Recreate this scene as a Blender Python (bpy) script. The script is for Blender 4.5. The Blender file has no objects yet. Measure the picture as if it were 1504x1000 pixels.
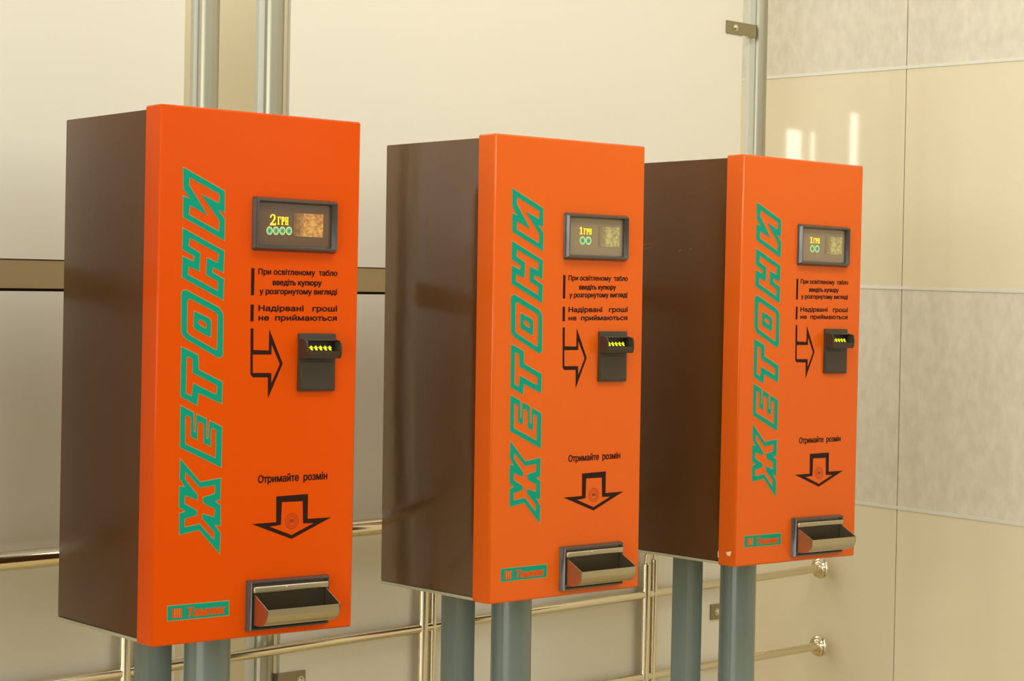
import bpy, bmesh, math, random
from mathutils import Vector, Matrix
from mathutils.geometry import tessellate_polygon

random.seed(7)
scn = bpy.context.scene
COL = scn.collection
PI = math.pi

# ---------------------------------------------------------------- materials
def lin(c):
    c = c / 255.0
    return c / 12.92 if c <= 0.04045 else ((c + 0.055) / 1.055) ** 2.4

def rgb(r, g, b):
    return (lin(r), lin(g), lin(b), 1.0)

def mat(name, color, rough=0.5, metal=0.0, spec=0.5, coat=0.0, noise=None, bump=None,
        emit=None, estr=0.0, rough_noise=None, aniso=None):
    m = bpy.data.materials.new(name)
    m.use_nodes = True
    nt = m.node_tree
    b = nt.nodes['Principled BSDF']
    b.inputs['Base Color'].default_value = color
    b.inputs['Roughness'].default_value = rough
    b.inputs['Metallic'].default_value = metal
    b.inputs['Specular IOR Level'].default_value = spec
    b.inputs['Coat Weight'].default_value = coat
    b.inputs['Coat Roughness'].default_value = 0.08
    tc = nt.nodes.new('ShaderNodeTexCoord')
    def noise_node(scale, detail=4.0, stretch=None):
        n = nt.nodes.new('ShaderNodeTexNoise')
        n.inputs['Scale'].default_value = scale
        n.inputs['Detail'].default_value = detail
        src = tc.outputs['Object']
        if stretch:
            mp = nt.nodes.new('ShaderNodeMapping')
            mp.inputs['Scale'].default_value = stretch
            nt.links.new(src, mp.inputs['Vector'])
            src = mp.outputs['Vector']
        nt.links.new(src, n.inputs['Vector'])
        return n
    if noise:
        scale, amount, stretch = noise
        n = noise_node(scale, 6.0, stretch)
        r = nt.nodes.new('ShaderNodeValToRGB')
        r.color_ramp.elements[0].position = 0.3
        r.color_ramp.elements[1].position = 0.7
        r.color_ramp.elements[0].color = tuple(c * (1 - amount) for c in color[:3]) + (1,)
        r.color_ramp.elements[1].color = tuple(min(1, c * (1 + amount * 0.6)) for c in color[:3]) + (1,)
        nt.links.new(n.outputs['Fac'], r.inputs['Fac'])
        nt.links.new(r.outputs['Color'], b.inputs['Base Color'])
    if rough_noise:
        scale, lo, hi, stretch = rough_noise
        n = noise_node(scale, 3.0, stretch)
        mr = nt.nodes.new('ShaderNodeMapRange')
        mr.inputs['To Min'].default_value = lo
        mr.inputs['To Max'].default_value = hi
        nt.links.new(n.outputs['Fac'], mr.inputs['Value'])
        nt.links.new(mr.outputs['Result'], b.inputs['Roughness'])
    if bump:
        scale, strength, stretch = bump
        n = noise_node(scale, 3.0, stretch)
        bp = nt.nodes.new('ShaderNodeBump')
        bp.inputs['Strength'].default_value = strength
        bp.inputs['Distance'].default_value = 0.01
        nt.links.new(n.outputs['Fac'], bp.inputs['Height'])
        nt.links.new(bp.outputs['Normal'], b.inputs['Normal'])
    if emit:
        b.inputs['Emission Color'].default_value = emit
        b.inputs['Emission Strength'].default_value = estr
    return m

M = {}
M['orange'] = mat('orange_enamel', rgb(219, 80, 0), 0.34, spec=0.08, coat=0.14, bump=(3.0, 0.02, None))
M['orange_sheen'] = mat('orange_enamel_sheen', rgb(222, 95, 10), 0.30, spec=0.16, coat=0.3, bump=(3.0, 0.02, None))  # same enamel, gloss reflection on the farther doors put into a lighter base
M['brown'] = mat('brown_enamel', rgb(88, 50, 10), 0.22, spec=0.45, bump=(4.0, 0.12, (1, 1, 0.6)))
M['brown_glossy'] = mat('glossy_brown_enamel', rgb(88, 52, 18), 0.14, spec=0.8, coat=0.6, bump=(7.0, 0.22, (1, 1, 0.7)))
M['pale_edge'] = mat('pale_steel_edge', rgb(196, 194, 164), 0.45, metal=0.3)
M['green'] = mat('green_print', rgb(0, 150, 120), 0.5, spec=0.15)
M['tan'] = mat('tan_print_edge', rgb(178, 146, 84), 0.5)
M['ink'] = mat('dark_print', rgb(40, 14, 4), 0.5, spec=0.2)
M['ink_red'] = mat('thin_red_brown_print', rgb(150, 40, 8), 0.5)
M['black_plastic'] = mat('dark_grey_plastic', rgb(66, 64, 57), 0.12, spec=0.8)
M['slot_plastic'] = mat('brown_black_plastic', rgb(58, 48, 34), 0.42, spec=0.5, bump=(260, 0.05, None))
M['black'] = mat('black_plastic', rgb(22, 18, 14), 0.45)
M['tray_steel'] = mat('brushed_tray_steel', rgb(186, 176, 150), 0.33, metal=1.0, bump=(60, 0.04, (0.3, 8, 8)))
M['chrome'] = mat('polished_stainless', rgb(226, 216, 190), 0.14, metal=1.0)
M['bracket'] = mat('painted_steel_bracket', rgb(150, 138, 104), 0.45, metal=0.5)
M['screw'] = mat('zinc_screw', rgb(214, 206, 180), 0.28, metal=1.0)
M['pole'] = mat('silver_painted_steel', rgb(166, 162, 140), 0.30, metal=0.7, bump=(20, 0.03, (1, 1, 0.1)))
M['edge_bar'] = mat('pale_painted_bar', rgb(204, 206, 192), 0.4)
M['chute'] = mat('dark_brown_chute', rgb(70, 60, 42), 0.35, metal=0.5)
M['post'] = mat('grey_painted_post', rgb(114, 128, 122), 0.20, spec=0.6, bump=(30, 0.05, None))
M['panel'] = mat('cream_laminate', rgb(231, 226, 207), 0.22, spec=0.5, noise=(1.2, 0.012, None))
M['panel_edge'] = mat('cream_laminate_core', rgb(214, 196, 150), 0.5)
M['strip'] = mat('beige_metal_strip', rgb(178, 156, 112), 0.35, metal=0.15, noise=(3.0, 0.06, (0.6, 1, 2)))
M['gap'] = mat('joint_shadow', rgb(52, 38, 18), 0.8)  # dark backing colour stands in for the shadow inside the panel joint
M['tile_polished'] = mat('polished_beige_tile', rgb(224, 213, 182), 0.045, spec=0.55, noise=(2.2, 0.035, None))
M['tile_stone'] = mat('textured_grey_beige_tile', rgb(216, 209, 188), 0.30, spec=0.4,
                      noise=(42.0, 0.09, (1, 1, 0.6)), bump=(90, 0.05, (1, 1, 0.6)))
M['grout'] = mat('dark_grout', rgb(96, 80, 52), 0.8)
M['trim'] = mat('light_metal_trim', rgb(222, 221, 208), 0.4, metal=0.15)
M['far_wall'] = mat('tan_far_wall', rgb(198, 187, 156), 0.55, noise=(1.5, 0.02, None))
M['window_frame'] = mat('white_window_frame', rgb(225, 222, 208), 0.4)
M['daylight'] = mat('daylit_glass', rgb(240, 240, 230), 0.2, emit=(1, 0.97, 0.86, 1), estr=10.0)
M['floor'] = mat('polished_floor_stone', rgb(208, 188, 138), 0.3, noise=(3.0, 0.1, None))
M['screen_reflection'] = mat('brown_screen_reflection', rgb(142, 124, 98), 0.10, spec=0.7)  # bright reflection in the screen glass painted in as a paler base
M['screen'] = mat('dark_brown_screen', rgb(104, 80, 56), 0.10, spec=0.7)
M['yellow_glow'] = mat('lit_yellow_figures', rgb(230, 200, 40), 0.4, emit=rgb(250, 220, 40), estr=0.75)
M['token_ring'] = mat('lit_pale_green_ring', rgb(170, 190, 120), 0.4, emit=rgb(176, 200, 120), estr=0.45)
M['token_core'] = mat('lit_green_core', rgb(90, 150, 120), 0.4, emit=rgb(80, 160, 130), estr=0.4)
M['slot_glow'] = mat('lit_yellow_green_arrows', rgb(190, 190, 20), 0.4, emit=rgb(225, 220, 20), estr=0.8)
M['chip'] = mat('chipped_bare_metal', rgb(250, 220, 180), 0.6)
M['scratch'] = mat('pale_scratch', rgb(126, 84, 50), 0.6)

def banknote_mat(name, a, b_, c_):
    """backlit picture of a banknote: left half dim, right half bright, blotchy engraving"""
    m = bpy.data.materials.new(name); m.use_nodes = True
    nt = m.node_tree; b = nt.nodes['Principled BSDF']
    tc = nt.nodes.new('ShaderNodeTexCoord')
    n = nt.nodes.new('ShaderNodeTexNoise'); n.inputs['Scale'].default_value = 170; n.inputs['Detail'].default_value = 3
    nt.links.new(tc.outputs['Object'], n.inputs['Vector'])
    r = nt.nodes.new('ShaderNodeValToRGB')
    r.color_ramp.elements[0].position = 0.36; r.color_ramp.elements[0].color = a
    r.color_ramp.elements[1].position = 0.62; r.color_ramp.elements[1].color = b_
    nt.links.new(n.outputs['Fac'], r.inputs['Fac'])
    sx = nt.nodes.new('ShaderNodeSeparateXYZ'); nt.links.new(tc.outputs['Generated'], sx.inputs[0])
    r2 = nt.nodes.new('ShaderNodeValToRGB')
    e = r2.color_ramp.elements
    e[0].position = 0.0; e[0].color = (0.10, 0.10, 0.10, 1)
    e[1].position = 0.30; e[1].color = (0.55, 0.55, 0.55, 1)
    e3 = r2.color_ramp.elements.new(0.36); e3.color = (1, 1, 1, 1)
    nt.links.new(sx.outputs['X'], r2.inputs['Fac'])
    mx = nt.nodes.new('ShaderNodeMix'); mx.data_type = 'RGBA'; mx.blend_type = 'MULTIPLY'
    mx.inputs[0].default_value = 1.0
    nt.links.new(r.outputs['Color'], mx.inputs[6]); nt.links.new(r2.outputs['Color'], mx.inputs[7])
    b.inputs['Base Color'].default_value = c_
    nt.links.new(mx.outputs[2], b.inputs['Emission Color'])
    b.inputs['Emission Strength'].default_value = 0.75
    b.inputs['Roughness'].default_value = 0.3
    return m
M['note_orange'] = banknote_mat('backlit_orange_banknote', rgb(186, 92, 36), rgb(232, 184, 84), rgb(104, 80, 56))
M['note_yellow'] = banknote_mat('backlit_yellow_green_banknote', rgb(110, 112, 60), rgb(190, 180, 104), rgb(120, 104, 76))

# ---------------------------------------------------------------- mesh helpers
def link(name, bm, mats, parent=None, smooth=False):
    me = bpy.data.meshes.new(name)
    bmesh.ops.recalc_face_normals(bm, faces=bm.faces[:])
    bm.to_mesh(me); bm.free()
    if not isinstance(mats, (list, tuple)):
        mats = [mats]
    for m in mats:
        me.materials.append(m)
    if smooth:
        for p in me.polygons:
            p.use_smooth = True
        me.set_sharp_from_angle(angle=math.radians(38))
    o = bpy.data.objects.new(name, me)
    COL.objects.link(o)
    if parent:
        o.parent = parent
    return o

def add_box(bm, lo, hi, bevel=0.0, seg=2, mi=0):
    b2 = bmesh.new()
    bmesh.ops.create_cube(b2, size=1.0)
    c = [(lo[i] + hi[i]) / 2 for i in range(3)]
    s = [hi[i] - lo[i] for i in range(3)]
    for v in b2.verts:
        v.co = Vector((c[0] + v.co.x * s[0], c[1] + v.co.y * s[1], c[2] + v.co.z * s[2]))
    if bevel:
        bmesh.ops.bevel(b2, geom=b2.edges[:], offset=bevel, segments=seg, affect='EDGES', profile=0.6)
    merge(bm, b2, mi)

def merge(bm, b2, mi=0, mtx=None):
    base = len(bm.verts)
    vs = [bm.verts.new(mtx @ v.co if mtx else v.co) for v in b2.verts]
    b2.verts.index_update()
    for f in b2.faces:
        try:
            nf = bm.faces.new([vs[v.index] for v in f.verts]); nf.material_index = mi
        except ValueError:
            pass
    b2.free()

def add_tube(bm, a, b, r, n=28, caps=True, r2=None, bevel=0.0):
    a, b = Vector(a), Vector(b)
    d = (b - a); L = d.length; d.normalize()
    x = d.orthogonal().normalized(); y = d.cross(x)
    r2 = r if r2 is None else r2
    prof = [(0, r), (L, r2)]
    if bevel:
        prof = [(0, r - bevel), (bevel, r), (L - bevel, r2), (L, r2 - bevel)]
    rings = []
    for (h, rr) in prof:
        rings.append([bm.verts.new(a + d * h + (x * math.cos(2 * PI * k / n) + y * math.sin(2 * PI * k / n)) * rr)
                      for k in range(n)])
    for i in range(len(rings) - 1):
        for k in range(n):
            bm.faces.new((rings[i][k], rings[i][(k + 1) % n], rings[i + 1][(k + 1) % n], rings[i + 1][k]))
    if caps:
        bm.faces.new(rings[0][::-1]); bm.faces.new(rings[-1])

def add_lathe(bm, origin, axis, prof, n=32):
    """prof: list of (distance along axis, radius)"""
    o, d = Vector(origin), Vector(axis).normalized()
    x = d.orthogonal().normalized(); y = d.cross(x)
    rings = []
    for h, r in prof:
        rings.append([bm.verts.new(o + d * h + (x * math.cos(2 * PI * k / n) + y * math.sin(2 * PI * k / n)) * r) for k in range(n)])
    for i in range(len(rings) - 1):
        for k in range(n):
            bm.faces.new((rings[i][k], rings[i][(k + 1) % n], rings[i + 1][(k + 1) % n], rings[i + 1][k]))
    bm.faces.new(rings[0][::-1]); bm.faces.new(rings[-1])

def offset_poly(p, d):
    """miter offset of a closed polygon; d > 0 grows it"""
    area = sum(p[i][0] * p[(i + 1) % len(p)][1] - p[(i + 1) % len(p)][0] * p[i][1] for i in range(len(p)))
    s = 1 if area > 0 else -1
    out = []
    n = len(p)
    for i in range(n):
        a, b, c = Vector(p[i - 1]), Vector(p[i]), Vector(p[(i + 1) % n])
        e1, e2 = (b - a).normalized(), (c - b).normalized()
        n1, n2 = Vector((e1.y, -e1.x)) * s, Vector((e2.y, -e2.x)) * s
        m = n1 + n2
        k = m.length_squared
        m = m * (2 / k) if k > 0.35 else m.normalized() * 2.0
        out.append(tuple(b + m * d))
    return out

def add_decal(bm, outers, holes, y, mi=0, depth=0.0003, sc=0.001):
    """flat print on the xz plane at y (a film with a hair of thickness): outers/holes in mm"""
    def inside(pt, poly):
        x, z = pt; c = False
        for i in range(len(poly)):
            (x1, z1), (x2, z2) = poly[i - 1], poly[i]
            if (z1 > z) != (z2 > z) and x < (x2 - x1) * (z - z1) / (z2 - z1) + x1:
                c = not c
        return c
    for o in outers:
        hs = [h for h in holes if inside(h[0], o) and not any(q is not o and inside(q[0], o) and inside(h[0], q) for q in outers)]
        loops = [[Vector((a * sc, b * sc, 0)) for a, b in lp] for lp in [o] + hs]
        flat = [v for lp in loops for v in lp]
        vs = [bm.verts.new((v.x, y, v.y)) for v in flat]
        for t in tessellate_polygon(loops):
            try:
                f = bm.faces.new([vs[i] for i in t]); f.material_index = mi
                f.normal_update()
                if f.normal.y > 0:
                    f.normal_flip()
            except ValueError:
                pass

def link_flat(name, bm, mats, parent):
    me = bpy.data.meshes.new(name)
    bm.to_mesh(me); bm.free()
    for m in (mats if isinstance(mats, (list, tuple)) else [mats]):
        me.materials.append(m)
    o = bpy.data.objects.new(name, me); COL.objects.link(o); o.parent = parent
    return o

def untangle(p, depth=0):
    """split a self-crossing outline into simple loops"""
    n = len(p)
    if depth < 12:
        for i in range(n):
            a, b = p[i], p[(i + 1) % n]
            for j in range(i + 2, n):
                if i == 0 and j == n - 1: continue
                c, d = p[j], p[(j + 1) % n]
                r, s = b - a, d - c
                den = r.cross(s)
                if abs(den) < 1e-12: continue
                u = (c - a).cross(s) / den; v = (c - a).cross(r) / den
                if 1e-6 < u < 1 - 1e-6 and 1e-6 < v < 1 - 1e-6:
                    x = a + r * u
                    return untangle([x] + p[i + 1:j + 1], depth + 1) + untangle([x] + p[j + 1:] + p[:i + 1], depth + 1)
    return [p] if n > 2 else []

_font_cache = {}
def text_mesh(body):
    """outlines of the lettering, each stroke contour filled on its own"""
    if body in _font_cache:
        return _font_cache[body]
    cu = bpy.data.curves.new('lettering', 'FONT'); cu.body = body; cu.size = 1.0
    ob = bpy.data.objects.new('lettering', cu); COL.objects.link(ob)
    dg = bpy.context.evaluated_depsgraph_get(); dg.update()
    ev = ob.evaluated_get(dg)
    loops = []
    for s in ev.to_curve(dg).splines:
        bp = s.bezier_points; n = len(bp); pts = []
        for k in range(n):
            a, b = bp[k], bp[(k + 1) % n]
            p0, p1, p2, p3 = a.co.xy, a.handle_right.xy, b.handle_left.xy, b.co.xy
            d = (p3 - p0)
            straight = d.length < 1e-6 or (abs(d.cross(p1 - p0)) < 1e-4 * d.length and abs(d.cross(p2 - p0)) < 1e-4 * d.length)
            m = 1 if straight else 4
            for q in range(m):
                u = q / m
                pts.append(p0 * (1 - u) ** 3 + p1 * 3 * u * (1 - u) ** 2 + p2 * 3 * u * u * (1 - u) + p3 * u ** 3)
        cl = []
        for p in pts:
            if not cl or (p - cl[-1]).length > 1e-5: cl.append(p)
        for lp in untangle(cl):
            area = sum(lp[k - 1].cross(lp[k]) for k in range(len(lp))) / 2
            if abs(area) > 1e-5: loops.append((lp, area))
    ev.to_curve_clear()
    bpy.data.objects.remove(ob); bpy.data.curves.remove(cu)
    def inside(pt, poly):
        c = False
        for k in range(len(poly)):
            a, b = poly[k - 1], poly[k]
            if (a.y > pt.y) != (b.y > pt.y) and pt.x < (b.x - a.x) * (pt.y - a.y) / (b.y - a.y) + a.x: c = not c
        return c
    vs, fs = [], []
    for cl, area in loops:
        if area > 0: continue
        hs = [h for h, ar in loops if ar > 0 and inside(h[0], cl)]
        ls = [[Vector((p.x, p.y, 0)) for p in lp] for lp in [cl] + hs]
        base = len(vs)
        vs += [v for lp in ls for v in lp]
        fs += [tuple(base + k for k in tri) for tri in tessellate_polygon(ls)]
    _font_cache[body] = (vs, fs)
    return vs, fs

def cap_height():
    vs, _ = text_mesh('Н')
    return max(v.y for v in vs) - min(v.y for v in vs)

def add_text(bm, body, x0, x1, z, cap, y, bold=0.015, mi=0, slope=0.0, shear=0.0, space=1.0):
    """lettering in mm on the xz plane: fills x0..x1, baseline z, capital height cap"""
    vs, fs = text_mesh(body)
    a, b = min(v.x for v in vs), max(v.x for v in vs)
    w = bold * cap                                   # extra stroke weight in mm
    sy = cap / cap_height(); sx = (x1 - x0 - w) / (b - a)
    for k, (dx, dz) in enumerate(((0.5, 0.5), (0, 0.35), (1, 0.35), (0.5, 0), (0, 0.65), (1, 0.65), (0.5, 1)) if bold else ((0, 0),)):
        nv = [bm.verts.new(((x0 + dx * w + (v.x - a) * sx + v.y * sy * shear) * 0.001, y - k * 0.000012,
                            (z + (dz - 0.5) * w * 0.7 + v.y * sy + (v.x - a) * sx * slope) * 0.001)) for v in vs]
        for f in fs:
            try:
                nf = bm.faces.new([nv[i] for i in f]); nf.material_index = mi
                nf.normal_update()
                if nf.normal.y > 0: nf.normal_flip()
            except ValueError:
                pass

def add_price(bm, digit, dx0, dx1, dz, dh, gx0, gx1, gz, gh, y):
    """bold slab-serif price: digit then the three letters of the currency"""
    def put(polys, x0, x1, z, h):
        for p in polys:
            add_decal(bm, [[(x0 + u * (x1 - x0), z + v * h) for u, v in p]], [], y)
    def bar(a, b, c, d): return [(a, c), (b, c), (b, d), (a, d)]
    two = [[(0, 0), (1.0, 0), (1.0, 0.20), (0.92, 0.30), (0.86, 0.17), (0.40, 0.17), (0.66, 0.36), (0.90, 0.56), (0.95, 0.72),
            (0.88, 0.90), (0.66, 1.0), (0.36, 1.0), (0.12, 0.90), (0.03, 0.74), (0.10, 0.66), (0.24, 0.68), (0.26, 0.80), (0.38, 0.90),
            (0.54, 0.90), (0.64, 0.82), (0.66, 0.68), (0.58, 0.52), (0.34, 0.32), (0.0, 0.10)]]
    one = [bar(0.30, 0.68, 0.0, 1.0), bar(0.0, 1.0, 0.0, 0.10), [(0.30, 1.0), (0.0, 0.86), (0.0, 0.76), (0.30, 0.82)]]
    put(two if digit == 2 else one, dx0, dx1, dz, dh)
    w = (gx1 - gx0) / 3.25
    G = [bar(0.12, 0.46, 0, 1), bar(0, 0.62, 0, 0.11), bar(0, 1, 0.89, 1), bar(0.86, 1, 0.64, 1)]
    Pl = [bar(0.12, 0.46, 0, 1), bar(0, 0.62, 0, 0.11), bar(0, 0.8, 0.89, 1), bar(0.46, 0.8, 0.40, 0.51),
          [(0.62, 0.45), (0.82, 0.41), (1.0, 0.55), (1.0, 0.85), (0.82, 0.99), (0.62, 0.95)]]
    N = [bar(0.08, 0.38, 0, 1), bar(0.62, 0.92, 0, 1), bar(0.3, 0.7, 0.44, 0.56), bar(0, 0.46, 0, 0.11), bar(0.54, 1, 0, 0.11),
         bar(0, 0.46, 0.89, 1), bar(0.54, 1, 0.89, 1)]
    for k, q in enumerate((G, Pl, N)):
        put(q, gx0 + k * 1.11 * w, gx0 + k * 1.11 * w + w, gz, gh)

def circle(cx, cz, rx, rz=None, n=28):
    rz = rz or rx
    return [(cx + rx * math.cos(2 * PI * k / n), cz + rz * math.sin(2 * PI * k / n)) for k in range(n)]

def rect(x0, x1, z0, z1):
    return [(x0, z0), (x1, z0), (x1, z1), (x0, z1)]

def empty(name, loc, label, cat, group=None, rot=None):
    o = bpy.data.objects.new(name, None); COL.objects.link(o)
    o.location = loc
    o.empty_display_size = 0.1
    if rot is not None: o.rotation_euler = rot
    o['label'] = label; o['category'] = cat
    if group: o['group'] = group
    return o

def structure(o):
    o['kind'] = 'structure'; return o

LETTERS = {
    'И': ([[(44.2, 797.1), (124.6, 762.1), (125.5, 726.6), (112.0, 730.0), (126.0, 714.9), (125.9, 679.3), (45.6, 714.6), (45.0, 749.6), (58.8, 745.4), (45.0, 762.2)]],
        [[(56.2, 781.9), (115.7, 756.3), (114.1, 740.8), (79.4, 754.5), (115.9, 711.6), (115.0, 693.4), (56.0, 719.2), (57.7, 735.2), (91.6, 720.6), (55.7, 768.0)]]),
    'Н': ([[(45.2, 696.1), (125.8, 660.8), (125.1, 625.1), (105.0, 632.7), (102.8, 624.7), (126.5, 613.0), (125.6, 578.2), (45.6, 614.4), (45.9, 649.1), (66.3, 641.4), (68.7, 649.9), (45.2, 661.2)]],
        [[(58.4, 680.8), (115.6, 656.5), (113.5, 640.6), (92.8, 648.5), (91.8, 620.0), (115.1, 609.0), (114.6, 593.1), (56.3, 619.1), (57.6, 633.2), (78.3, 625.7), (79.2, 655.8), (56.4, 667.1)]]),
    'О': ([[(46.7, 591.7), (52.5, 593.6), (117.6, 564.9), (123.9, 557.7), (126.3, 550.5), (126.7, 484.8), (122.8, 480.7), (117.1, 481.3), (55.9, 511.2), (48.8, 518.0), (45.8, 526.1), (44.9, 587.5)], [(70.1, 558.1), (99.0, 546.7), (103.1, 540.5), (102.5, 516.0), (98.1, 516.3), (71.9, 528.5), (69.1, 533.2)]],
        [[(56.3, 577.3), (61.4, 579.5), (111.4, 557.2), (116.0, 551.8), (116.0, 495.1), (112.9, 493.1), (62.8, 517.4), (56.4, 522.8)], [(77.8, 542.2), (82.5, 544.6), (92.0, 539.7), (94.5, 535.6), (93.9, 529.4), (89.9, 530.1), (79.5, 536.1), (77.1, 538.8)]]),
    'Т': ([[(46.6, 498.3), (79.1, 484.5), (80.1, 460.1), (127.2, 439.1), (126.6, 402.8), (80.5, 421.4), (78.9, 400.5), (46.8, 415.6)]],
        [[(56.6, 481.0), (61.2, 482.4), (68.3, 478.3), (69.3, 455.0), (114.2, 434.8), (117.2, 431.3), (116.5, 418.9), (112.2, 418.9), (70.8, 437.2), (68.1, 415.4), (56.3, 421.0)]]),
    'Е': ([[(47.1, 400.1), (72.3, 388.3), (73.0, 355.8), (76.8, 354.6), (78.2, 385.3), (97.3, 376.9), (97.7, 344.4), (102.0, 343.2), (103.7, 373.8), (127.8, 363.0), (127.8, 294.7), (47.4, 330.8)]],
        [[(56.4, 382.2), (59.4, 384.1), (67.3, 380.2), (67.6, 348.7), (79.9, 342.4), (80.8, 371.0), (85.5, 373.0), (92.7, 368.7), (92.9, 336.6), (106.2, 330.4), (106.4, 360.1), (110.3, 362.1), (116.8, 357.8), (116.7, 310.0), (56.6, 336.0)]]),
    'Ж': ([[(48.3, 311.1), (87.3, 270.8), (127.4, 275.9), (127.2, 240.3), (117.0, 237.1), (127.8, 230.1), (128.2, 195.7), (116.4, 197.7), (128.5, 182.7), (127.5, 148.8), (86.9, 190.8), (49.5, 184.9), (48.8, 219.6), (59.7, 223.0), (47.9, 230.6), (47.8, 265.2), (58.2, 263.8), (48.1, 278.9)]],
        [[(58.7, 289.4), (87.5, 262.0), (117.0, 264.9), (116.7, 250.1), (93.5, 244.8), (94.4, 235.5), (117.9, 224.1), (116.1, 210.0), (93.7, 217.1), (92.8, 209.8), (117.8, 184.3), (116.3, 171.4), (87.8, 200.0), (58.6, 196.2), (58.3, 210.8), (82.2, 215.9), (82.0, 223.3), (57.8, 235.5), (58.5, 250.1), (81.6, 241.7), (82.9, 248.9), (57.9, 276.6)]]),
    'arrow_right': ([[(181.4, 530.7), (187.2, 530.7), (187.7, 493.6), (219.0, 493.0), (219.2, 529.7), (248.0, 470.4), (219.0, 410.4), (218.1, 446.7), (187.8, 446.9), (182.8, 451.5)]],
        [[(186.6, 485.9), (224.6, 486.0), (224.5, 503.6), (242.1, 469.7), (225.3, 436.5), (224.9, 454.2), (187.6, 454.3)]]),
    'arrow_down': ([[(240.0, 240.2), (305.9, 241.6), (306.1, 197.9), (356.0, 198.3), (273.2, 164.7), (191.0, 194.8), (240.7, 195.5)]],
        [[(251.7, 229.8), (295.0, 229.7), (296.6, 190.7), (319.0, 189.9), (273.0, 171.4), (227.0, 188.6), (250.6, 190.3)]]),
}

# ---------------------------------------------------------------- camera frame: 1.6 m above the floor
EYE = 1.6

# ---------------------------------------------------------------- token machines
W, T, D, H, INS = 0.405, 0.0516, 0.345, 0.900, 0.0055
FACE = -0.0004

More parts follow.
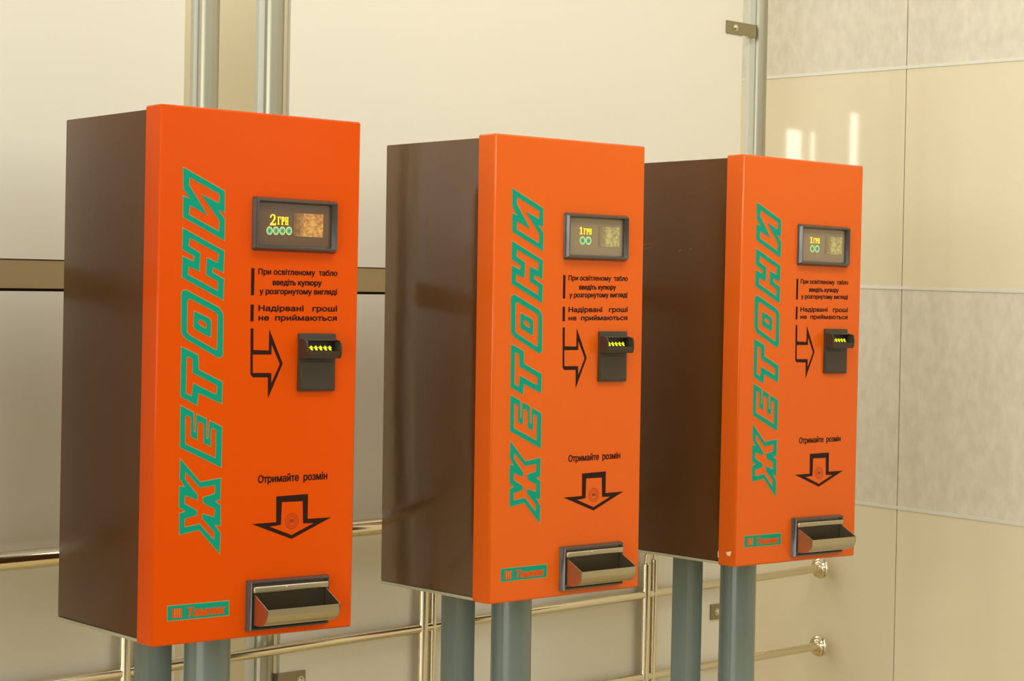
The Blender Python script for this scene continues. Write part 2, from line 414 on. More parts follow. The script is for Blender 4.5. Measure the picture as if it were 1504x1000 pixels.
def make_machine(loc, yaw, lean, label, note, post, square, worn=False, paint='brown'):
    m = empty('token_machine', loc, label, 'token machine', 'orange token machines in a row', (0, lean, yaw))
    # brown steel body behind the door
    bm = bmesh.new(); add_box(bm, (INS, T, INS + 0.001), (W - INS, D, H - INS), 0.003, 2)
    body = link('housing', bm, M[paint], m, smooth=True); body['label'] = 'brown painted steel body'
    bm = bmesh.new(); add_box(bm, (INS - 0.002, T + 0.001, 0.0008), (W - INS + 0.002, D + 0.002, 0.0062), 0.0008, 1)
    link('base_plate', bm, M['pale_edge'], body)
    if worn:
        for (y0, z0, ln, w) in ((0.335, 0.705, 0.055, 0.0012), (0.31, 0.697, 0.03, 0.0010), (0.20, 0.690, 0.012, 0.0012), (0.165, 0.693, 0.010, 0.0016)):
            bm = bmesh.new()
            bm.faces.new([bm.verts.new((INS - 0.0003, y, z)) for y, z in ((y0, z0), (y0 - ln * 0.5, z0 + 0.0012), (y0 - ln, z0 + 0.003),
                         (y0 - ln, z0 + 0.003 + w), (y0 - ln * 0.4, z0 + 0.0012 + w * 1.4), (y0, z0 + w))])
            s = link_flat('scratch', bm, M['scratch'], body); s['label'] = 'pale scratch on the brown side'
    # orange door with a folded lip
    bm = bmesh.new(); add_box(bm, (0, 0, 0), (W, T, H), 0.0030, 1)
    door = link('door', bm, M['orange'] if note == 2 else M['orange_sheen'], m, smooth=True); door['label'] = 'orange painted front door'
    if worn:
        for pts in (((-0.0004, 0.026, 0.030), (-0.0004, 0.010, 0.034), (-0.0004, 0.014, 0.022), (-0.0004, 0.024, 0.024)),
                    ((-0.0004, T - 0.001, 0.016), (-0.0004, T - 0.004, 0.016), (-0.0004, T - 0.003, 0.032), (-0.0004, T - 0.001, 0.028))):
            bm = bmesh.new(); bm.faces.new([bm.verts.new(p) for p in pts])
            c = link_flat('paint_chip', bm, M['chip'], door); c['label'] = 'chipped pale spot on the lower corner'
    # big vertical title
    for ch in 'ЖЕТОНИ':
        outer, holes = LETTERS[ch]
        bm = bmesh.new()
        go = [offset_poly(outer[0], 1.3)] + [offset_poly(o, 1.3) for o in outer[1:]]
        gh = [offset_poly(h, -1.1) for h in holes]
        add_decal(bm, go, gh, FACE, 1)
        add_decal(bm, outer, holes, FACE * 2, 0)
        link_flat('title_letter', bm, [M['green'], M['tan']], door)
    # printed instructions
    bm = bmesh.new()
    add_text(bm, 'При освітленому  табло', 194.8, 359.3, 623.6, 9.8, FACE, 0.10, slope=0.010)
    add_text(bm, 'введіть купюру', 224.2, 326.4, 606.0, 9.6, FACE, 0.13, slope=0.012)
    add_text(bm, 'у розгорнутому вигляді', 197.9, 359.2, 590.0, 9.6, FACE, 0.12, slope=0.014)
    link_flat('instruction_text', bm, M['ink'], door)
    bm = bmesh.new()
    add_text(bm, 'Надірвані   гроші', 196.3, 360.5, 561.0, 9.6, FACE, 0.13, slope=0.010)
    add_text(bm, 'не  приймаються', 196.7, 360.2, 544.6, 9.4, FACE, 0.13, slope=0.010)
    link_flat('warning_text', bm, M['ink'], door)
    for z0, z1 in ((587.5, 633.8), (542.7, 571.5)):
        bm = bmesh.new(); add_decal(bm, [rect(180.6, 187.0, z0, z1)], [], FACE)
        link_flat('marker_bar', bm, M['ink'], door)
    bm = bmesh.new(); add_decal(bm, *LETTERS['arrow_right'], FACE)
    link_flat('slot_arrow', bm, M['ink'], door)
    bm = bmesh.new(); add_text(bm, 'Отримайте  розмін', 202.0, 346.0, 265.0, 13.0, FACE, 0.09, slope=0.009)
    link_flat('change_text', bm, M['ink'], door)
    bm = bmesh.new(); add_decal(bm, *LETTERS['arrow_down'], FACE)
    link_flat('change_arrow', bm, M['ink'], door)
    bm = bmesh.new()
    cx, cz = 273.3, 195.8
    add_decal(bm, [circle(cx, cz, 13.6)], [circle(cx, cz, 12.6)], FACE)
    add_decal(bm, [circle(cx, cz, 9.4)], [circle(cx, cz, 8.4)], FACE)
    add_decal(bm, [[(cx - 5.6, cz - 3), (cx - 3.2, cz + 4.2), (cx - 1.4, cz + 4.2), (cx, cz + 1.2), (cx + 1.4, cz + 4.2),
                    (cx + 3.2, cz + 4.2), (cx + 5.6, cz - 3), (cx + 3.2, cz - 3), (cx + 2.3, cz + 0.8), (cx + 0.6, cz - 2.4),
                    (cx - 0.6, cz - 2.4), (cx - 2.3, cz + 0.8), (cx - 3.2, cz - 3)]], [], FACE)
    link_flat('emblem', bm, M['ink_red'], door)
    # maker's plate
    bm = bmesh.new()
    add_decal(bm, [rect(28.0, 149.4, 40.2, 67.4)], [], FACE, 1)
    add_decal(bm, [rect(29.4, 148.0, 41.8, 66.0)], [], FACE * 2, 0)
    add_decal(bm, [rect(37.4, 56.6, 45.2, 61.2)], [], FACE * 3, 2)
    for k in range(3):
        add_decal(bm, [rect(41.6 + 4.6 * k, 43.4 + 4.6 * k, 46.6, 60.2)], [], FACE * 4, 3)
    add_text(bm, 'Темник', 63.5, 139.5, 45.6, 15.0, FACE * 3, 0.14, 2, shear=0.22)
    link_flat('maker_plate', bm, [M['green'], M['tan'], M['orange'], M['tan']], door)

    # --- display: bezel frame standing proud of the door, lit screen inside
    bx0, bx1, bz0, bz1, bp = 0.1803, 0.3548, 0.6640, 0.7570, 0.011
    fx0, fx1, fz0, fz1 = 0.1858, 0.3503, 0.6685, 0.7535          # front rim
    ox0, ox1, oz0, oz1 = 0.1882, 0.3488, 0.6722, 0.7500          # opening at the front
    sx0, sx1, sz0, sz1 = 0.1905, 0.3415, 0.6745, 0.7475          # opening at the screen
    bm = bmesh.new()
    def ring(x0, x1, z0, z1, y, r=0.0, n=4):
        if not r:
            return [bm.verts.new(p) for p in ((x0, y, z0), (x1, y, z0), (x1, y, z1), (x0, y, z1))]
        out = []
        for cx_, cz_, a0 in ((x0 + r, z0 + r, PI), (x1 - r, z0 + r, 1.5 * PI), (x1 - r, z1 - r, 0), (x0 + r, z1 - r, 0.5 * PI)):
            for k in range(n + 1):
                a = a0 + 0.5 * PI * k / n
                out.append(bm.verts.new((cx_ + r * math.cos(a), y, cz_ + r * math.sin(a))))
        return out
    def bridge(a, b):
        n = len(a)
        for k in range(n):
            bm.faces.new((a[k], a[(k + 1) % n], b[(k + 1) % n], b[k]))
    r0 = ring(bx0, bx1, bz0, bz1, -0.0002, 0.004)
    r1 = ring(bx0 + 0.0002, bx1 - 0.0002, bz0 + 0.0002, bz1 - 0.0002, -0.0014, 0.004)
    r2 = ring(fx0, fx1, fz0, fz1, -bp, 0.003)
    r3 = ring(ox0, ox1, oz0, oz1, -bp, 0.002)
    r4 = ring(sx0, sx1, sz0, sz1, -0.0062, 0.002)
    r5 = ring(sx0, sx1, sz0, sz1, -0.0006, 0.002)
    bridge(r0, r1); bridge(r1, r2); bridge(r2, r3); bridge(r3, r4); bridge(r4, r5)
    bezel = link('display_bezel', bm, M['black_plastic'], m, smooth=True)
    bm = bmesh.new(); add_box(bm, (sx0 + 0.0001, -0.0016, sz0 + 0.0001), (sx1 - 0.0001, -0.0002, sz1 - 0.0001))
    link('screen', bm, M['screen'] if note == 2 else M['screen_reflection'], bezel)
    ys = -0.0020
    bm = bmesh.new()
    if note == 2:
        add_price(bm, 2, 215.2, 227.4, 708.6, 19.2, 230.6, 253.4, 710.4, 13.6, ys)
        tok = [(214.8, 699.2), (227.9, 699.6), (241.2, 700.0), (254.6, 700.4)]; tr = (6.5, 7.4)
        nt_box = rect(263.5, 325.8, 691.6, 731.8)
    else:
        add_price(bm, 1, 221.4, 230.6, 715.2, 14.0, 232.6, 254.8, 715.4, 11.6, ys)
        tok = [(230.0, 703.0), (246.2, 703.0)]; tr = (8.0, 8.4)
        nt_box = rect(274.0, 332.0, 692.4, 731.8)
    link_flat('price_text', bm, M['yellow_glow'], bezel)
    for cx, cz in tok:
        bm = bmesh.new()
        add_decal(bm, [circle(cx, cz, tr[0], tr[1])], [], ys, 1)
        add_decal(bm, [circle(cx, cz, tr[0] * 0.66, tr[1] * 0.66)], [], ys - 0.0003, 0)
        add_decal(bm, [circle(cx, cz, tr[0] * 0.25, tr[1] * 0.25)], [], ys - 0.0006, 2)
        link_flat('token_symbol', bm, [M['token_core'], M['token_ring'], M['green']], bezel)
    bm = bmesh.new(); add_decal(bm, [nt_box], [], ys)
    link_flat('banknote_picture', bm, M['note_orange'] if note == 2 else M['note_yellow'], bezel)

    # --- banknote acceptor: plate with a protruding scoop and lit arrows
    ax0, ax1, az0, az1 = 0.278, 0.3555, 0.4220, 0.5235
    bm = bmesh.new()
    add_box(bm, (ax0, -0.006, az0), (ax1, -0.0002, az1), 0.0022, 2)
    add_box(bm, (ax0 + 0.004, -0.0068, az0 + 0.004), (ax1 - 0.004, -0.0055, 0.474), 0.0006, 1)
    mz0, mz1, my = 0.4800, 0.5110, -0.027
    lip = 0.4930
    # scoop side walls (curved nose), front lip, sloping floor
    for xa, xb in ((ax0 + 0.001, ax0 + 0.004), (ax1 - 0.005, ax1 - 0.002)):
        prof = [(-0.005, mz0), (my + 0.004, mz0), (my + 0.001, mz0 + 0.003), (my - 0.001, mz0 + 0.012), (my - 0.0005, mz0 + 0.022),
                (my + 0.001, mz1 - 0.002), (my + 0.003, mz1), (-0.005, mz1 + 0.002)]
        va = [bm.verts.new((xa, y, z)) for y, z in prof]; vb = [bm.verts.new((xb, y, z)) for y, z in prof]
        bm.faces.new(va); bm.faces.new(vb[::-1])
        for k in range(len(prof)):
            bm.faces.new((va[k], vb[k], vb[(k + 1) % len(prof)], va[(k + 1) % len(prof)]))
    prof = [(-0.005, mz0), (my + 0.004, mz0), (my + 0.001, mz0 + 0.003), (my - 0.001, mz0 + 0.012), (my + 0.0006, lip),
            (my + 0.004, lip), (-0.008, lip - 0.001), (-0.005, lip)]
    va = [bm.verts.new((ax0 + 0.003, y, z)) for y, z in prof]; vb = [bm.verts.new((ax1 - 0.004, y, z)) for y, z in prof]
    bm.faces.new(va); bm.faces.new(vb[::-1])
    for k in range(len(prof)):
        bm.faces.new((va[k], vb[k], vb[(k + 1) % len(prof)], va[(k + 1) % len(prof)]))
    # hood over the back of the scoop
    add_box(bm, (ax0 + 0.003, -0.016, mz1 - 0.001), (ax1 - 0.004, -0.005, mz1 + 0.0025), 0.0008, 1)
    acc = link('note_acceptor', bm, M['slot_plastic'], m, smooth=True)
    bm = bmesh.new()
    add_box(bm, (ax0 + 0.0045, -0.0078, lip - 0.0005), (ax1 - 0.0055, -0.0066, mz1 - 0.001))
    link('slot_opening', bm, M['black'], acc)
    bm = bmesh.new()
    for k in range(6):
        x = ax0 + 0.013 + k * 0.0098
        for dz in (0, ):
            pts = [(x - 0.0046, -0.0088, lip + 0.0055), (x, -0.0088, lip + 0.0095), (x + 0.0046, -0.0088, lip + 0.0055),
                   (x + 0.0022, -0.0092, lip + 0.0045), (x + 0.0022, -0.0125, lip + 0.0012), (x - 0.0022, -0.0125, lip + 0.0012), (x - 0.0022, -0.0092, lip + 0.0045)]
            vs = [bm.verts.new(p) for p in pts]
            bm.faces.new((vs[0], vs[6], vs[3], vs[2], vs[1])); bm.faces.new((vs[6], vs[5], vs[4], vs[3]))
            vt = [bm.verts.new((p[0], p[1] + 0.0008, p[2] - 0.0004)) for p in pts]
            for i in range(7):
                bm.faces.new((vs[i], vs[(i + 1) % 7], vt[(i + 1) % 7], vt[i]))
    link('slot_lights', bm, M['slot_glow'], acc)

    # --- change tray
    tx0, tx1, tz0, tz1, tp = 0.1815, 0.3495, 0.0105, 0.0985, 0.013
    bm = bmesh.new()
    def ring2(x0, x1, z0, z1, y):
        return [bm.verts.new(p) for p in ((x0, y, z0), (x1, y, z0), (x1, y, z1), (x0, y, z1))]
    a = ring2(tx0, tx1, tz0, tz1, -0.0002); b = ring2(tx0 + 0.0032, tx1 - 0.0032, tz0 + 0.002, tz1 - 0.002, -tp + 0.001)
    c = ring2(tx0 + 0.004, tx1 - 0.004, tz0 + 0.0028, tz1 - 0.0028, -tp); d = ring2(tx0 + 0.0062, tx1 - 0.0062, tz0 + 0.0055, tz1 - 0.0055, -tp)
    e = ring2(tx0 + 0.0072, tx1 - 0.0072, tz0 + 0.0068, tz1 - 0.0068, -tp + 0.006)
    bridge(a, b); bridge(b, c); bridge(c, d); bridge(d, e); bm.faces.new(e)
    fr = link('tray_frame', bm, M['black_plastic'], m, smooth=True)
    bm = bmesh.new()
    px0, px1 = tx0 + 0.0078, tx1 - 0.0095
    th = 0.0014
    yb = -tp + 0.004
    ztop, zlow = 0.0885, 0.0225
    # side profile of the pan: back top -> sloping rim -> front lip -> curved belly
    outer = [(yb, ztop - 0.010), (-0.0555, 0.0545), (-0.0565, 0.0535), (-0.0565, 0.0435)]
    for k in range(1, 9):
        t_ = 0.5 * PI * k / 8
        outer.append((-0.0565 + (1 - math.cos(t_)) * 0.026, 0.0435 - math.sin(t_) * 0.021))
    outer += [(yb, zlow)]
    for xa in (px0, px1 - th):
        va = [bm.verts.new((xa, y, z)) for y, z in outer]; vb = [bm.verts.new((xa + th, y, z)) for y, z in outer]
        bm.faces.new(va); bm.faces.new(vb[::-1])
        for k in range(len(outer)):
            bm.faces.new((va[k], vb[k], vb[(k + 1) % len(outer)], va[(k + 1) % len(outer)]))
    shell = outer[2:]
    inner = [(y + th, z) for y, z in shell[:2]] + [(y + th * 0.7, z + th * 0.7) for y, z in shell[2:-1]] + [(yb, zlow + th)]
    xa, xb = px0 + 0.0002, px1 - 0.0002
    vo = [(bm.verts.new((xa, y, z)), bm.verts.new((xb, y, z))) for y, z in shell]
    vi = [(bm.verts.new((xa, y, z)), bm.verts.new((xb, y, z))) for y, z in inner]
    for k in range(len(shell) - 1):
        bm.faces.new((vo[k][0], vo[k][1], vo[k + 1][1], vo[k + 1][0]))
        bm.faces.new((vi[k][0], vi[k + 1][0], vi[k + 1][1], vi[k][1]))
    bm.faces.new((vo[0][0], vi[0][0], vi[0][1], vo[0][1]))
    # back strip with rounded front edge, and back sheet
    add_box(bm, (px0 - 0.002, -tp - 0.006, ztop - 0.011), (px1 + 0.001, -tp + 0.005, ztop), 0.0025, 3)
    pan = link('tray_pan', bm, M['tray_steel'], fr, smooth=True); pan['label'] = 'brushed steel scoop'
    bm = bmesh.new(); add_box(bm, (px0 + 0.002, yb - 0.0005, zlow + 0.002), (px1 - 0.002, yb + 0.0008, ztop - 0.012))
    link('chute_opening', bm, M['chute'], fr)
    bm = bmesh.new()
    add_lathe(bm, ((px0 + px1) / 2 - 0.012, -tp - 0.006, ztop - 0.004), (0, -1, 0), [(0, 0.0022), (0.0008, 0.002), (0.0014, 0.001)], 12)
    link('rivet', bm, M['screw'], fr, smooth=True)

    # --- the two posts it stands on
    base = -loc[2]
    bm = bmesh.new()
    add_tube(bm, (post[0], post[1], base + 0.008), (post[0], post[1], 0.0006), 0.0415, 40)
    add_box(bm, (post[0] - 0.08, post[1] - 0.07, base), (post[0] + 0.08, post[1] + 0.04, base + 0.008), 0.002, 1)
    rp = link('round_post', bm, M['post'], m, smooth=True)
    bm = bmesh.new()
    add_box(bm, (square[0], square[1], base + 0.008), (square[0] + 0.05, square[1] + 0.05, 0.0006), 0.003, 2)
    add_box(bm, (square[0] - 0.03, square[1] - 0.002, base), (square[0] + 0.08, square[1] + 0.08, base + 0.008), 0.002, 1)
    link('square_post', bm, M['post'], m, smooth=True)
    return m

make_machine((1.66087, 2.91039, EYE - 0.57012), 0.0, 0.00223,
             'nearest orange token machine, its lit screen reading 2 ГРН with four token symbols', 2,
             (0.203, 0.157), (0.110, 0.205))
make_machine((0.91000, 2.87500, EYE - 0.57300), 0.0, 0.0,
             'orange token machine at the far left end of the row, beside the nearest one', 2,
             (0.203, 0.157), (0.110, 0.205))
make_machine((2.41200, 2.94709, EYE - 0.56401), 0.02955, -0.00556,
             'middle orange token machine standing between the two others', 1,
             (0.200, 0.160), (0.096, 0.210), paint='brown_glossy')
make_machine((3.16171, 3.01992, EYE - 0.55138), 0.01676, 0.00356,
             'farthest orange token machine beside the tiled wall, paint chipped at its lower corner', 1,
             (0.186, 0.160), (0.072, 0.210), worn=True)

# ---------------------------------------------------------------- partition: a frame running along its face
YAW = math.radians(3.7)
PO = Vector((2.16439, 3.60338, 0.0))
TX = Vector((math.cos(YAW), math.sin(YAW), 0)); TN = Vector((math.sin(YAW), -math.cos(YAW), 0))   # TN points at the viewer
def P(s, off, z):
    return PO + TX * s + TN * off + Vector((0, 0, z))

def quad_prism(bm, pts, off0, off1, mi=0):
    """pts: (s, z) polygon extruded from off0 (front) to off1 (back)"""
    a = [bm.verts.new(P(s, off0, z)) for s, z in pts]; b = [bm.verts.new(P(s, off1, z)) for s, z in pts]
    f = bm.faces.new(a); f.material_index = mi
    f = bm.faces.new(b[::-1]); f.material_index = mi
    n = len(pts)
    for k in range(n):
        f = bm.faces.new((a[k], a[(k + 1) % n], b[(k + 1) % n], b[k])); f.material_index = mi

def origin_to(o, p):
    o.data.transform(Matrix.Translation(-Vector(p))); o.location = p

def zt(s): return 1.6850 + 0.0095 * s      # lower edge of the upper sheets
def zb(s): return 1.6235 + 0.0120 * s      # upper edge of the lower sheets
S0, SL, SR, S1 = -1.7, -0.055, 0.216, 1.716
for (a, b, nm) in ((S0, SL, 'left'), (SR, S1, 'right')):
    up = 'upper cream partition panel ' + ('left of the pair of grey poles' if nm == 'left' else 'above and behind the middle machine')
    lo = 'lower cream partition panel ' + ('behind the nearest machine, left of the pole pair' if nm == 'left' else 'under the beige strip behind the middle machine')
    bm = bmesh.new(); quad_prism(bm, [(a, zt(a)), (b, zt(b)), (b, 2.9), (a, 2.9)], 0, -0.012)
    o = link('partition_panel', bm, M['panel'], None); origin_to(o, P((a + b) / 2, 0, 1.7))
    o['label'] = up; o['category'] = 'panel'; o['group'] = 'cream partition panels'
    bm = bmesh.new(); quad_prism(bm, [(a, 0.12), (b, 0.12), (b, zb(b)), (a, zb(a))], 0, -0.012)
    o = link('partition_panel', bm, M['panel'], None); origin_to(o, P((a + b) / 2, 0, 0.12))
    o['label'] = lo; o['category'] = 'panel'; o['group'] = 'cream partition panels'
    bm = bmesh.new()
    quad_prism(bm, [(a, zb(a) + 0.0058), (b, zb(b) + 0.0058), (b, zt(b) - 0.0016), (a, zt(a) - 0.0016)], -0.003, -0.013, 0)
    quad_prism(bm, [(a + 0.025, zb(a) - 0.03), (b - 0.025, zb(b) - 0.03), (b - 0.025, zt(b) + 0.03), (a + 0.025, zt(a) + 0.03)], -0.0132, -0.018, 1)
    o = link('joint_strip', bm, [M['strip'], M['gap']], None); origin_to(o, P((a + b) / 2, -0.003, 1.65))
    o['label'] = ('flat beige strip between the cream panels left of the nearest machine' if nm == 'left'
                  else 'flat beige strip between the cream panels behind the middle machine')
    o['category'] = 'strip'; o['group'] = 'beige joint strips'

# poles carrying the panels
def pole(s, r, label, brackets, bar=0.008):
    t = empty('support_pole', P(s, -0.024, 0), label, 'pole', 'grey panel poles')
    base = P(s, -0.024, 0)
    def l(s_, off, z): return P(s_, off, z) - base
    bm = bmesh.new(); add_tube(bm, l(s, -0.024, 0), l(s, -0.024, 2.95), r, 40)
    link('pole_tube', bm, M['pole'], t, smooth=True)
    bm = bmesh.new()
    vs = [(s - r - bar, -0.018), (s - r + 0.006, -0.018), (s - r + 0.006, -0.030), (s - r - bar, -0.030)]
    a = [bm.verts.new(l(x, o, 0.0)) for x, o in vs]; b = [bm.verts.new(l(x, o, 2.95)) for x, o in vs]
    bm.faces.new(a); bm.faces.new(b[::-1])
    for k in range(4): bm.faces.new((a[k], a[(k + 1) % 4], b[(k + 1) % 4], b[k]))
    link('edge_bar', bm, M['edge_bar'], t)
    for (s0, s1, z0, z1, ss, sz) in brackets:
        bm = bmesh.new()
        vs = [(s0, 0.0004), (s1, 0.0004), (s1, 0.0044), (s0, 0.0044)]
        a = [bm.verts.new(l(x, o, z0)) for x, o in vs]; b = [bm.verts.new(l(x, o, z1)) for x, o in vs]
        bm.faces.new(a); bm.faces.new(b[::-1])
        for k in range(4): bm.faces.new((a[k], a[(k + 1) % 4], b[(k + 1) % 4], b[k]))
        # weld tab back to the tube
        e = s1 if abs(s1 - s) < abs(s0 - s) else s0
        d = -0.005 if e == s1 else 0.005
        vs = [(e, 0.0044), (e + d, 0.0044), (e + d, -0.024), (e, -0.024)]
        a = [bm.verts.new(l(x, o, z0)) for x, o in vs]; b = [bm.verts.new(l(x, o, z1)) for x, o in vs]
        bm.faces.new(a); bm.faces.new(b[::-1])
        for k in range(4): bm.faces.new((a[k], a[(k + 1) % 4], b[(k + 1) % 4], b[k]))
        br = link('bracket', bm, M['bracket'], t)
        bm = bmesh.new()
        add_lathe(bm, l(ss, 0.0044, sz), TN, [(0, 0.0095), (0.001, 0.0095), (0.0012, 0.0070), (0.0035, 0.0066), (0.0050, 0.0045), (0.0056, 0.002)], 20)
        link('screw', bm, M['screw'], br, smooth=True)
    return t

pole(0.0152, 0.0270, 'grey steel pole rising behind the nearest machine, left one of the pair', [], 0.0085)
pole(0.1850, 0.0255, 'grey steel pole rising behind the nearest machine, right one of the pair',
     [(0.203, 0.283, 0.764, 0.806, 0.270, 0.785)], 0.0140)
pole(1.8130, 0.0235, 'single grey steel pole with a screwed bracket, behind the farthest machine',
     [(1.647, 1.772, 2.343, 2.376, 1.683, 2.360), (1.631, 1.772, 0.789, 0.830, 1.655, 0.809)], 0.022)

# ---------------------------------------------------------------- stainless railing in front of the partition
rl = empty('railing', P(0.6, 0.03, 0), 'polished stainless railing with round rails running behind the machines to the tiled wall', 'railing')
rb = P(0.6, 0.03, 0)
def Lr(s, off, z): return P(s, off, z) - rb
bm = bmesh.new(); add_tube(bm, Lr(-1.5, 0.05, 1.092), Lr(1.43, 0.05, 1.126), 0.0185, 36, bevel=0.003)
link('top_rail', bm, M['chrome'], rl, smooth=True)
S_END = 2.0735
bm = bmesh.new(); add_tube(bm, Lr(-1.5, 0.020, 0.832), Lr(S_END, 0.020, 0.8955), 0.0114, 24)
link('middle_rail', bm, M['chrome'], rl, smooth=True)
bm = bmesh.new(); add_tube(bm, Lr(-1.5, 0.020, 0.652), Lr(S_END, 0.020, 0.6770), 0.0114, 24)
link('lower_rail', bm, M['chrome'], rl, smooth=True)
for s in (-0.985, -0.189, 0.605, 1.355):
    for ds, r, top in ((-0.001, 0.0122, 0.962), (0.0285, 0.0090, 0.972)):
        hz = 1.109 + 0.0116 * s - 0.016
        bm = bmesh.new()
        add_tube(bm, Lr(s + ds, 0.023, 0.0), Lr(s + ds, 0.023, top), r, 24, bevel=0.0015)
        p_ = link('railing_post', bm, M['chrome'], rl, smooth=True)
        bm = bmesh.new()
        add_tube(bm, Lr(s + ds, 0.023, top - 0.001), Lr(s + ds, 0.026, top + 0.022), r * 0.55, 16)
        add_tube(bm, Lr(s + ds, 0.026, top + 0.020), Lr(s + ds, 0.048, hz), r * 0.5, 16)
        link('pin', bm, M['chrome'], p_, smooth=True)
for z in (0.8955, 0.6770):
    bm = bmesh.new()
    add_lathe(bm, Lr(S_END + 0.004, 0.020, z), -TX, [(0, 0.0300), (0.003, 0.0300), (0.0065, 0.0285), (0.008, 0.0255), (0.0085, 0.0225),
                                             (0.010, 0.0215), (0.013, 0.0205), (0.0145, 0.0185), (0.015, 0.0130), (0.030, 0.0118)], 36)
    link('wall_flange', bm, M['chrome'], rl, smooth=True)

# ---------------------------------------------------------------- tiled wall on the right
RY = math.radians(1.0)
FO = Vector((4.27000, 3.72151, 0.0))
RT = Vector((-math.sin(RY), math.cos(RY), 0)); RN = Vector((-math.cos(RY), -math.sin(RY), 0))    # RN faces into the hall
def R_(t, off, z): return FO + RT * t + RN * off + Vector((0, 0, z + 0.02 * t))
def slab(bm, t0, t1, z0, z1, o0, o1, mi=0):
    pts = ((t0, z0), (t1, z0), (t1, z1), (t0, z1))
    a = [bm.verts.new(R_(t, o0, z)) for t, z in pts]; b = [bm.verts.new(R_(t, o1, z)) for t, z in pts]
    f = bm.faces.new(a); f.material_index = mi
    f = bm.faces.new(b[::-1]); f.material_index = mi
    for k in range(4):
        f = bm.faces.new((a[k], a[(k + 1) % 4], b[(k + 1) % 4], b[k])); f.material_index = mi
rows = [(-0.105, 0.490, 1), (0.490, 1.088, 0), (1.088, 1.6845, 1), (1.6845, 2.281, 0), (2.281, 2.880, 1), (2.880, 3.48, 0)]
cols = [(-4.24, -3.24), (-3.24, -2.24), (-2.24, -1.24), (-1.24, -0.240), (-0.240, 0.76), (0.76, 1.76)]
bm = bmesh.new()
g = 0.0016
slab(bm, -4.24, 1.76, -0.105, 3.48, -0.010, -0.12, 2)
for z0, z1, mi in rows:
    for t0, t1 in cols:
        slab(bm, t0 + g, t1 - g, z0 + g, z1 - g, 0.0, -0.0095, mi)
wr = structure(link('wall_right', bm, [M['tile_polished'], M['tile_stone'], M['grout']]))
for i, z in enumerate((0.490, 1.088, 1.6845, 2.281, 2.880)):
    bm = bmesh.new(); slab(bm, -4.24, 1.76, z - 0.0042, z + 0.0042, 0.0022, -0.004)
    structure(link('trim_%d' % (i + 1), bm, M['trim']))

# ---------------------------------------------------------------- the hall: floor and the far wall seen through the gap
bm = bmesh.new(); add_box(bm, (-6, -1.6, -0.1), (4.24, 5.6, 0.0))
structure(link('floor', bm, M['floor']))
FY = 5.25
def wall_with_holes(x0, x1, z0, z1, holes):
    bm = bmesh.new()
    xs = sorted({x0, x1, *[h[0] for h in holes], *[h[1] for h in holes]})
    for i in range(len(xs) - 1):
        a, b = xs[i], xs[i + 1]
        h = [q for q in holes if q[0] <= a + 1e-6 and q[1] >= b - 1e-6]
        if not h:
            add_box(bm, (a, FY, z0), (b, FY + 0.2, z1))
        else:
            add_box(bm, (a, FY, z0), (b, FY + 0.2, h[0][2])); add_box(bm, (a, FY, h[0][3]), (b, FY + 0.2, z1))
    return bm
WINS = [(2.600, 2.690, 1.2, 2.325), (2.520, 2.545, 1.2, 2.325), (2.250, 2.300, 1.2, 2.42)]
structure(link('wall_back', wall_with_holes(-4.0, 4.235, 0, 3.4, WINS), M['far_wall']))
for i, (x0, x1, z0, z1) in enumerate(WINS):
    bm = bmesh.new(); add_box(bm, (x0, FY + 0.004, z0), (x1, FY + 0.02, z1))
    structure(link('window_%d' % (i + 1), bm, M['daylight']))

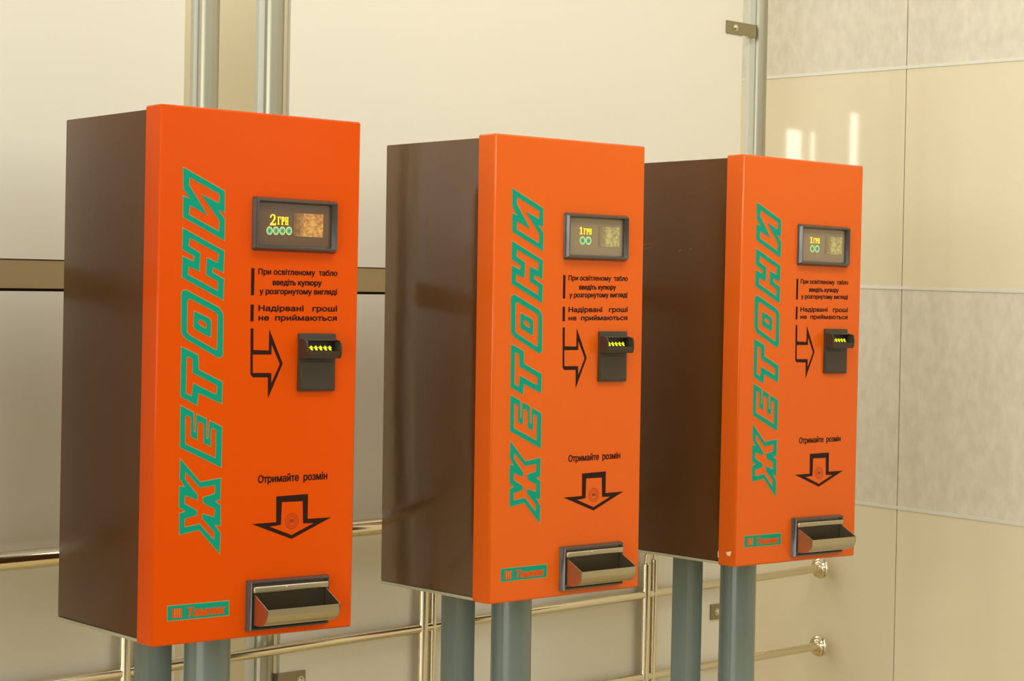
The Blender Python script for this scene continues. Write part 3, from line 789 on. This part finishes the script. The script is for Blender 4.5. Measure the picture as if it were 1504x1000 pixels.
# ---------------------------------------------------------------- light
def area(name, loc, target, sx, sy, power, color):
    d = bpy.data.lights.new(name, 'AREA'); d.shape = 'RECTANGLE'; d.size = sx; d.size_y = sy
    d.energy = power; d.color = color
    o = bpy.data.objects.new(name, d); COL.objects.link(o)
    o.location = loc
    o.rotation_euler = (Vector(target) - Vector(loc)).to_track_quat('-Z', 'Y').to_euler()
    return o
area('ceiling_light', (3.4, 2.0, 3.35), (3.4, 2.7, 0), 4.0, 0.6, 50, (1.0, 0.97, 0.91))
area('side_window', (-3.6, 1.25, 1.72), (2.6, 2.6, 1.6), 4.9, 3.3, 195, (0.98, 0.98, 0.93))
area('rear_hall_light', (2.6, 4.6, 3.2), (2.9, 4.4, 0), 3.0, 0.6, 30, (1.0, 0.96, 0.88))

w = bpy.data.worlds.new('hall_daylight'); scn.world = w; w.use_nodes = True
nt = w.node_tree; bg = nt.nodes['Background']
tc = nt.nodes.new('ShaderNodeTexCoord'); sp = nt.nodes.new('ShaderNodeSeparateXYZ')
nt.links.new(tc.outputs['Generated'], sp.inputs[0])
rp = nt.nodes.new('ShaderNodeValToRGB')
mr = nt.nodes.new('ShaderNodeMapRange'); mr.inputs['From Min'].default_value = -1; mr.inputs['From Max'].default_value = 1
nt.links.new(sp.outputs['Z'], mr.inputs['Value']); nt.links.new(mr.outputs['Result'], rp.inputs['Fac'])
e = rp.color_ramp.elements
e[0].position = 0.45; e[0].color = (0.05, 0.042, 0.03, 1)
e[1].position = 0.502; e[1].color = (0.10, 0.085, 0.06, 1)
for p_, c_ in ((0.54, (1.0, 0.96, 0.87)), (0.70, (0.97, 0.94, 0.87)), (0.86, (0.45, 0.42, 0.36))):
    q = e.new(p_); q.color = (*c_, 1)
nt.links.new(rp.outputs['Color'], bg.inputs['Color'])
bg.inputs['Strength'].default_value = 1.36

# ---------------------------------------------------------------- camera
cam = bpy.data.cameras.new('camera'); co = bpy.data.objects.new('camera', cam); COL.objects.link(co)
cam.sensor_fit = 'HORIZONTAL'; cam.sensor_width = 36.0; cam.lens = 2931.6878 * 36.0 / 1504.0
cam.clip_start = 0.05; cam.clip_end = 100
r = Vector((0.76812165, -0.64002682, 0.01883613)); u = Vector((-0.00468533, 0.02379851, 0.9997058)); f = Vector((0.64028679, 0.76798392, -0.01528141))
mw = Matrix((r, u, -f)).transposed().to_4x4(); mw.translation = Vector((0, 0, EYE))
co.matrix_world = mw
scn.camera = co

scn.view_settings.view_transform = 'Standard'
scn.view_settings.look = 'None'
scn.view_settings.gamma = 1.0
scn.view_settings.exposure = -0.08
scn.view_settings.use_curve_mapping = False
